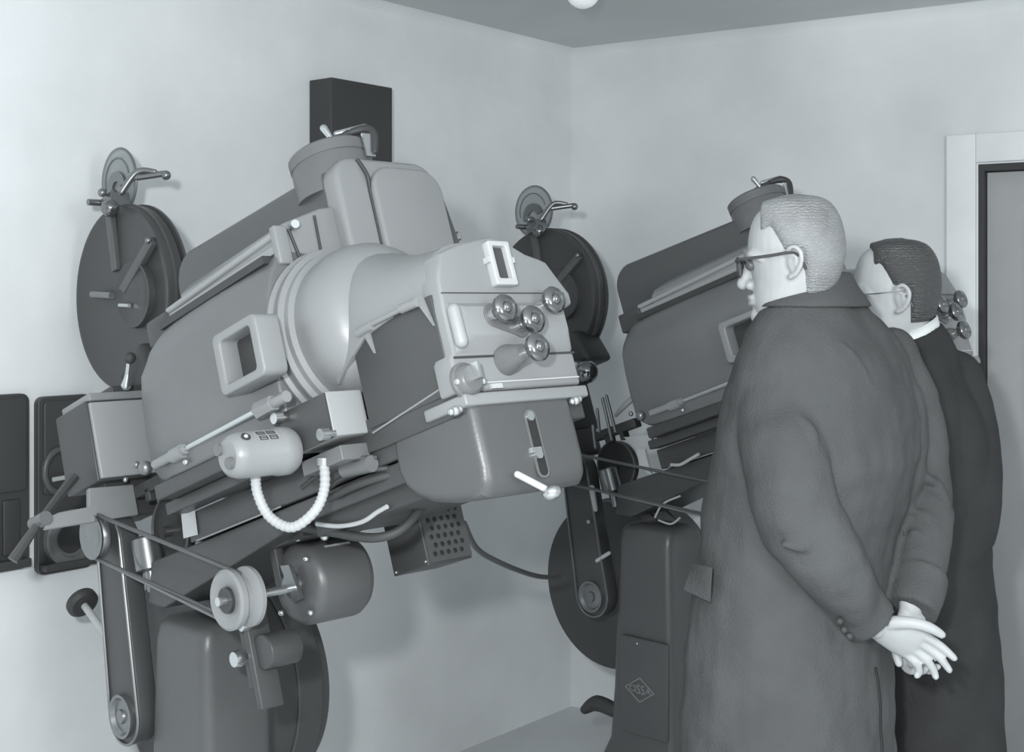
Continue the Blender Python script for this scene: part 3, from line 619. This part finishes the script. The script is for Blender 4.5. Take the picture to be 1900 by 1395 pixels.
def hand(wrist, dirv, palmn, curl, side=1, thumb_curl=.6, s=1.0):
    # wrist point, direction of the fingers, normal of the palm, curl of each finger
    d = Vector(dirv).normalized(); n = Vector(palmn); n = (n - d * n.dot(d)).normalized(); x = d.cross(n) * side
    Wp = Vector(wrist); g = []
    pr = []
    for t, hw, th in [(-.034, .024, .018), (-.02, .026, .019), (.0, .026, .018), (.025, .034, .017), (.06, .041, .015), (.085, .041, .013), (.097, .034, .009)]:
        pr.append([tuple(Wp + d * t * s + (x * hw * math.cos(a) + n * th * math.sin(a)) * s) for a in [2 * math.pi * i / 20 for i in range(20)]])
    g.append(loft(pr))
    for k, (off, ln) in enumerate([(.030, .072), (.011, .080), (-.010, .075), (-.029, .060)]):
        p = Wp + (d * .086 + x * off) * s; pts = [p - d * .02 * s, p]; a = 0; c = curl[k] if hasattr(curl, '__len__') else curl
        for q, fr in enumerate((.45, .31, .24)):
            a += c * (.75, 1.0, .8)[q]; dd = d * math.cos(a) + n * math.sin(a); p = p + dd * ln * fr * s; pts.append(p)
        g.append(limb(pts, [r * s for r in (.0095, .0095, .0085, .008, .0068)], 12))
    p = Wp + (d * .018 + x * .022 + n * .004) * s; pts = [p]; a = .7
    for fr in (.042, .034, .026):
        dd = (d * math.cos(a) + x * math.sin(a)) * math.cos(thumb_curl) + n * math.sin(thumb_curl); p = p + dd * fr * s; pts.append(p); a -= .35
    g.append(limb(pts, [r * s for r in (.014, .012, .0105, .008)], 12))
    return g
def coat_ring(xl, xr, py, y, ratio, th, dy=0, k=40, pw=.85, tilt=0):
    a = P(xl, py, y); b = P(xr, py, y); c = (a + b) / 2; hw = (b - a).length / 2
    # ellipse of shoulder half width A and depth half width ratio*A, turned by th, whose seen half width is hw
    t = math.radians(th); A_ = hw / math.sqrt(math.cos(t) ** 2 + (ratio * math.sin(t)) ** 2); r = []
    for i in range(k):
        q = 2 * math.pi * i / k; e = A_ * math.copysign(abs(math.cos(q)) ** pw, math.cos(q)); g = A_ * ratio * math.copysign(abs(math.sin(q)) ** pw, math.sin(q))
        r.append((c.x + e * math.cos(t) - g * math.sin(t), c.y + dy + e * math.sin(t) + g * math.cos(t), c.z + tilt * (e * math.cos(t) - g * math.sin(t))))
    return r

def person(name, label, headc, yaw, pitch, scale, roll=0):
    o = None
    Mh = Matrix.Translation(headc) @ Matrix.Rotation(yaw, 4, 'Z') @ Matrix.Rotation(pitch, 4, 'Y') @ Matrix.Rotation(roll, 4, 'X') @ Matrix.Scale(scale, 4)
    return Mh
def glasses(parent, Mh, m, r, thick, rw=.026, rh=.019, z0=-.002):
    g = []
    for s in (1, -1):
        g.append(tube([(.108 - abs(rw * math.cos(a)) * .1, s * .034 + rw * math.cos(a), z0 + rh * math.sin(a)) for a in [2 * math.pi * i / 24 for i in range(24)]], r, 8, smooth=False, closed=True))
        g.append(tube([(.104, s * .060, z0 + .010), (.100, s * .078, z0 + .014), (.04, s * .084, z0 + .016), (-.006, s * .086, z0 + .018), (-.022, s * .088, z0 + .006), (-.032, s * .086, z0 - .018)], r * thick, 8))
    g.append(tube([(.106, -.010, z0 + .004), (.110, 0, z0 + .009), (.106, .010, z0 + .004)], r, 8))
    e = build('eyeglasses', rotz(g, Mh), m, parent, parent_loc=parent.location)
    build('lens', rotz([prism([(s * .034 + (rw - .001) * math.cos(a), z0 + (rh - .001) * math.sin(a)) for a in [2 * math.pi * i / 20 for i in range(20)]], 'u', .105, .1065) for s in (1, -1)], Mh), 'glass', e, parent_loc=parent.location)
    return e
def finish_person(o, loc): o.location = loc

# ---- the man in the grey overcoat
h1 = P(1472, 486, 2.52)
M1 = person('p', '', h1, math.radians(180 - 18), math.radians(5), .935)
y1 = 2.58
Wl = P(1622, 1158, 2.41); Wr = P(1690, 1128, 2.505)
foot1 = P(1440, 1395, y1); foot1.z = 0
TD = Vector((-.80, .60, 0)); SD = Vector((.60, .80, 0))    # he faces TD, his right shoulder lies along SD
hip = Vector((P(1470, 1100, y1).x, y1, .95)); chest = Vector((P(1520, 760, y1).x, y1, 1.36))
geo = rotz(head_geo(1.0), M1)
geo += [limb([hip, (hip + chest) / 2, chest, P(1525, 570, 2.56)], [.11, .10, .10, .045], 24)]
shl = P(1450, 670, 2.47); shr = P(1668, 670, 2.70); ell = P(1480, 965, 2.36); elr = P(1705, 940, 2.66)
geo += [limb([P(1470, 680, 2.52), P(1450, 760, 2.44), P(1462, 880, 2.38), P(1486, 970, 2.36), P(1535, 1040, 2.37), Wl], [.035, .04, .036, .034, .03, .026]),
        limb([P(1640, 700, 2.66), P(1690, 790, 2.72), P(1706, 880, 2.70), P(1710, 950, 2.66), P(1704, 1030, 2.60), Wr], [.03, .035, .032, .03, .026, .022]), limb([P(1470, 690, 2.52), chest, P(1640, 700, 2.66)], [.035, .07, .035])]
geo += hand(Wl, Vector((.72, .02, -.36)), (-.15, -.75, -.45), (.22, .34, .5, .75), side=-1, thumb_curl=.1, s=.95)
geo += hand(Wr, Vector((.0, -.10, -1)), (.30, -.95, 0), (.75, .8, .75, .7), side=1, thumb_curl=.35, s=.92)
legs1 = []
for s in (-1, 1):
    hp = hip + SD * .09 * s; kn_ = Vector((foot1.x, foot1.y, .5)) + SD * .10 * s; ft = foot1 + SD * .11 * s
    legs1.append([tuple(hp - Vector((0, 0, .03))), tuple(kn_), (ft.x, ft.y, .09)])
    geo.append(limb(legs1[-1], [.07, .05, .04]))
ORG = foot1.copy()
pm1 = build('person', geo, 'skin', parent_loc=ORG); pm1.location = ORG
remesh(pm1, .0032, 2, .5)
tag(pm1, 'grey haired man in a grey overcoat and dark-rimmed glasses, hands clasped behind his back', 'person')
build('trousers', [limb([Vector(a), Vector(b), Vector(c)], [.09, .08, .075]) for a, b, c in legs1], 'trous', pm1, parent_loc=ORG)
build('shoe', [limb([(c[0], c[1], .05), tuple(Vector((c[0], c[1], .04)) + TD * .17)], [.05, .04]) for a, b, c in legs1[:1]], 'shoe', pm1, parent_loc=ORG)
build('shoe', [limb([(c[0], c[1], .05), tuple(Vector((c[0], c[1], .04)) + TD * .17)], [.05, .04]) for a, b, c in legs1[1:]], 'shoe', pm1, parent_loc=ORG)
hr = build('hair', rotz([hair_geo(lambda x, y, z: max(min(z - .085 + .5 * (x - .02) * (x > .02) + .35 * (y < .03) * (.03 - y) * 0, .06 - x), min(.012 - x + .5 * (z - .03), z - .02), min(-.03 - x, z + .075)))], M1), 'hair', pm1, parent_loc=ORG, smooth=80)
for s in (1, -1): build('eye', rotz([ball((.083, s * .032, .0), .011)], M1), 'eye', pm1, parent_loc=ORG)
glasses(pm1, M1, 'rubber', .0028, 1.1)
T1 = 52
ct = [coat_ring(1462, 1572, 508, 2.56, .8, T1, k=40), coat_ring(1440, 1582, 530, 2.56, .75, T1), coat_ring(1420, 1602, 556, 2.56, .65, T1), coat_ring(1398, 1640, 590, 2.57, .58, T1), coat_ring(1376, 1672, 625, 2.58, .56, T1), coat_ring(1358, 1695, 665, 2.58, .58, T1),
      coat_ring(1343, 1708, 720, y1, .62, T1), coat_ring(1330, 1716, 780, y1, .66, T1), coat_ring(1318, 1712, 850, y1, .68, T1), coat_ring(1306, 1690, 930, y1, .70, T1), coat_ring(1298, 1668, 1010, y1, .72, T1), coat_ring(1286, 1655, 1100, y1, .74, T1),
      coat_ring(1276, 1654, 1200, y1, .76, T1), coat_ring(1268, 1658, 1300, y1, .76, T1), coat_ring(1262, 1662, 1395, y1, .76, T1), coat_ring(1255, 1666, 1560, y1, .76, T1), coat_ring(1254, 1656, 1585, y1, .74, T1)]
sl1 = limb([P(1470, 640, 2.50), P(1450, 760, 2.44), P(1462, 880, 2.36), P(1488, 975, 2.345)], [.072, .083, .078, .075], 24)
sl1b = limb([P(1480, 950, 2.345), P(1535, 1040, 2.345), P(1592, 1128, 2.40)], [.078, .070, .050], 24)
sl1c = cyl(P(1575, 1105, 2.39), P(1616, 1150, 2.41), .057, .051, 28)
sr1 = limb([P(1650, 660, 2.68), P(1690, 780, 2.72), P(1706, 880, 2.70), P(1712, 950, 2.67)], [.06, .068, .063, .060], 24)
sr1b = limb([P(1712, 950, 2.66), P(1704, 1030, 2.60), P(1692, 1100, 2.54)], [.062, .058, .050], 24)
sr1c = cyl(P(1706, 1065, 2.56), P(1692, 1134, 2.51), .053, .050, 28)
fold = [limb([P(q[0], q[1], q[2] - .006) for q in pts], [.006] + [r_ * 1.25] * (len(pts) - 2) + [.005], 10) for pts, r_ in [
    ([(1478, 770, 2.352), (1500, 800, 2.338), (1505, 845, 2.325), (1488, 880, 2.300)], .011), ([(1488, 880, 2.300), (1505, 905, 2.30), (1500, 935, 2.288), (1478, 960, 2.280)], .012),
    ([(1500, 925, 2.29), (1528, 950, 2.30), (1530, 985, 2.29), (1512, 1010, 2.287)], .012), ([(1440, 905, 2.30), (1465, 920, 2.290), (1490, 915, 2.295)], .009),
    ([(1455, 1010, 2.285), (1490, 1015, 2.282), (1520, 1005, 2.29)], .010), ([(1560, 1000, 2.325), (1568, 1050, 2.315), (1585, 1095, 2.325)], .010), ([(1530, 1060, 2.29), (1560, 1085, 2.305), (1580, 1130, 2.33)], .009),
    ([(1735, 890, 2.64), (1752, 930, 2.635), (1750, 965, 2.62)], .012), ([(1690, 945, 2.605), (1720, 960, 2.60), (1748, 985, 2.61)], .011), ([(1690, 985, 2.58), (1715, 1000, 2.575), (1735, 1030, 2.58)], .009), ([(1700, 880, 2.63), (1725, 890, 2.63), (1742, 905, 2.64)], .008),
    ([(1560, 640, 2.42), (1600, 690, 2.425), (1625, 760, 2.43)], .007)]]
fill = limb([P(1615, 650, 2.62), P(1648, 780, 2.65), P(1656, 880, 2.65), P(1650, 960, 2.62)], [.06, .078, .065, .04], 24)
co = build('overcoat', [fill, loft(ct), sl1, sl1b, sl1c, sr1, sr1b, sr1c] + fold, 'coat', pm1, parent_loc=ORG)
remesh(co, .005, 2, .5, .014, .075)
# coat collar, pocket flap, back vent
col = []
for (xl, xr, py, y, rt, g) in [(1466, 1566, 506, 2.56, .8, 0), (1452, 1572, 520, 2.56, .78, 0), (1434, 1588, 545, 2.56, .72, 0), (1412, 1614, 572, 2.565, .64, 0)]:
    col.append(coat_ring(xl - 5, xr + 5, py, y, rt, T1))
cc = build('coat_collar', loft(col, cap=False), 'coat', co, parent_loc=None); 
for v in cc.data.vertices: v.co -= ORG
m_ = cc.modifiers.new('t', 'SOLIDIFY'); m_.thickness = .008; m_.offset = 1
m_ = cc.modifiers.new('s', 'SUBSURF'); m_.levels = 1; m_.render_levels = 1
def slab(pts, y, t): 
    a = [P(px, py, y) for px, py in pts]; return loft([[tuple(p) for p in a], [tuple(p + Vector((0, t, 0))) for p in a]])
build('pocket_flap', [loft([[tuple(P(1322, 1052, 2.40)), tuple(P(1285, 1045, 2.46)), tuple(P(1268, 1095, 2.46)), tuple(P(1318, 1118, 2.40))], [tuple(P(1322, 1052, 2.42)), tuple(P(1287, 1045, 2.49)), tuple(P(1270, 1095, 2.49)), tuple(P(1318, 1118, 2.42))]])], 'coat', co, bev=.002, parent_loc=ORG)
build('shirt_collar', loft([coat_ring(1498, 1556, 486, 2.555, .9, T1), coat_ring(1490, 1562, 516, 2.555, .9, T1)], cap=False), 'shirt', pm1, parent_loc=ORG).modifiers.new('t', 'SOLIDIFY').thickness = .003
build('cuff_button', [ball(P(*q, 2.335), .007) for q in [(1558, 1152), (1566, 1168), (1576, 1180)]], 'rubber', co, parent_loc=ORG)

# ---- the man in the dark coat
h2 = P(1659, 552, 3.0)
M2 = person('p', '', h2, math.radians(180 - 12), math.radians(3), .99)
y2 = 2.98
foot2 = P(1760, 1395, y2); foot2.z = 0; ORG2 = foot2.copy()
hip2 = Vector((P(1760, 1150, y2).x, y2, .93)); ch2 = Vector((P(1745, 820, y2).x, y2, 1.30))
geo = rotz(head_geo(.6), M2)
geo += [limb([hip2, (hip2 + ch2) / 2, ch2, P(1700, 640, 3.0)], [.07, .08, .08, .04], 24)]
legs2 = []
sl2 = P(1690, 760, 2.98); sr2 = P(1775, 740, 3.06)
geo += [limb([sl2, P(1700, 860, 2.86), P(1705, 960, 2.85), P(1675, 1040, 2.87)], [.03, .03, .03, .025]), limb([sr2, P(1800, 820, 2.99), P(1804, 930, 2.95), P(1790, 980, 2.93), P(1765, 1005, 2.94)], [.03, .035, .032, .03, .025]), limb([sl2, ch2, sr2], [.03, .06, .03])]
geo += hand(P(1675, 1040, 2.87), Vector((-.3, .35, -.7)), (.2, .9, 0), .3, s=.8) + hand(P(1762, 1010, 2.95), Vector((-.6, .7, -.3)), (.2, .9, 0), .3, s=.8)
for s in (-1, 1):
    ft = foot2 + SD * .08 * s; hp = hip2 + SD * .05 * s - Vector((0, 0, .06))
    legs2.append([tuple(hp), (ft.x, ft.y, .5), (ft.x, ft.y, .09)]); geo.append(limb(legs2[-1], [.06, .05, .04]))
pm2 = build('person', geo, 'skin', parent_loc=ORG2); pm2.location = ORG2
remesh(pm2, .0036, 2, .5)
tag(pm2, 'dark haired man in dark overcoat and thin wire glasses, beyond the man in grey', 'person')
build('trousers', [limb([Vector(a), Vector(b), Vector(c)], [.075, .075, .07]) for a, b, c in legs2], 'trous', pm2, parent_loc=ORG2)
for k in (0, 1):
    c = legs2[k][2]; build('shoe', [limb([(c[0], c[1], .05), tuple(Vector((c[0], c[1], .04)) + TD * .17)], [.05, .04])], 'shoe', pm2, parent_loc=ORG2)
hr = build('hair', rotz([hair_geo(lambda x, y, z: max(min(z - .088 + .4 * (x - .02) * (x > .02), .05 - x), min(.008 - x + .5 * (z - .03), z - .02), min(-.03 - x, z + .06)), .007)], M2), 'hair2', pm2, parent_loc=ORG2, smooth=80)
for s in (1, -1): build('eye', rotz([ball((.083, s * .032, .0), .011)], M2), 'eye', pm2, parent_loc=ORG2)
glasses(pm2, M2, 'chrome', .0016, .9, .025, .022, -.004)
Q = 50
ct = [coat_ring(1640, 1748, 622, 3.0, .8, Q, tilt=.42), coat_ring(1632, 1760, 640, 3.0, .72, Q, tilt=.36), coat_ring(1628, 1784, 668, 2.98, .56, Q, tilt=.2), coat_ring(1628, 1806, 700, 2.98, .50, Q), coat_ring(1630, 1826, 750, y2, .50, Q), coat_ring(1628, 1836, 810, y2, .50, Q),
      coat_ring(1630, 1842, 900, y2, .54, Q), coat_ring(1640, 1844, 1000, y2, .62, Q), coat_ring(1648, 1850, 1100, y2, .72, Q), coat_ring(1644, 1858, 1200, y2, .74, Q), coat_ring(1644, 1868, 1395, y2, .76, Q), coat_ring(1655, 1874, 1500, y2, .76, Q), coat_ring(1656, 1873, 1515, y2, .74, Q)]
sv = limb([P(1775, 700, 3.04), P(1800, 820, 2.99), P(1806, 930, 2.95), P(1796, 985, 2.93)], [.062, .066, .062, .058], 24)
sv2 = limb([P(1798, 975, 2.93), P(1775, 1020, 2.91), P(1750, 1050, 2.91)], [.058, .052, .046], 24)
sv3 = limb([P(1690, 740, 2.93), P(1700, 860, 2.86), P(1705, 960, 2.85), P(1670, 1050, 2.87)], [.06, .06, .055, .05], 24)
fill2 = limb([P(1745, 720, 2.97), P(1772, 820, 2.96), P(1772, 920, 2.94)], [.05, .075, .06], 24)
co2 = build('overcoat', [fill2, loft(ct), sv, sv2, sv3], 'coat2', pm2, parent_loc=ORG2)
remesh(co2, .006, 5, .5, .012, .10)
build('shirt_collar', loft([coat_ring(1646, 1738, 606, 3.0, .85, Q, tilt=.45), coat_ring(1640, 1744, 634, 3.0, .85, Q, tilt=.42)], cap=False), 'shirt', pm2, parent_loc=ORG2).modifiers.new('t', 'SOLIDIFY').thickness = .004

def seam(name, pts, y, wd, target, par, org, m):
    P_ = smooth_path([Vector((P(px, py, y).x, 1.9, P(px, py, y).z)) for px, py in pts], 10); v = []; f = []
    for i, p in enumerate(P_):
        d = (P_[min(i + 1, len(P_) - 1)] - P_[max(i - 1, 0)]).normalized(); q = Vector((d.z, 0, -d.x)).normalized() * wd
        v += [tuple(p - q), tuple(p + q)]
        if i: f.append((2 * i - 2, 2 * i - 1, 2 * i + 1, 2 * i))
    o = build(name, (v, f), m, par, parent_loc=org)
    w_ = o.modifiers.new('wrap', 'SHRINKWRAP'); w_.wrap_method = 'PROJECT'; w_.use_project_y = True; w_.use_project_z = False; w_.use_positive_direction = True; w_.use_negative_direction = False; w_.target = target; w_.offset = .002
    w_ = o.modifiers.new('t', 'SOLIDIFY'); w_.thickness = .003; w_.offset = 0
    return o
seam('vent_seam', [(1618, 1232), (1626, 1300), (1630, 1394), (1632, 1500)], 2.50, .0022, co, co, ORG, 'coat2')
seam('collar_seam', [(1400, 618), (1450, 572), (1500, 562), (1560, 562), (1592, 570)], 2.0, .0012, co, co, ORG, 'skin') if False else None
None and seam('back_seam', [(1648, 800), (1652, 900), (1640, 1000), (1636, 1060)], 2.50, .0014, co, co, ORG, 'coat2')
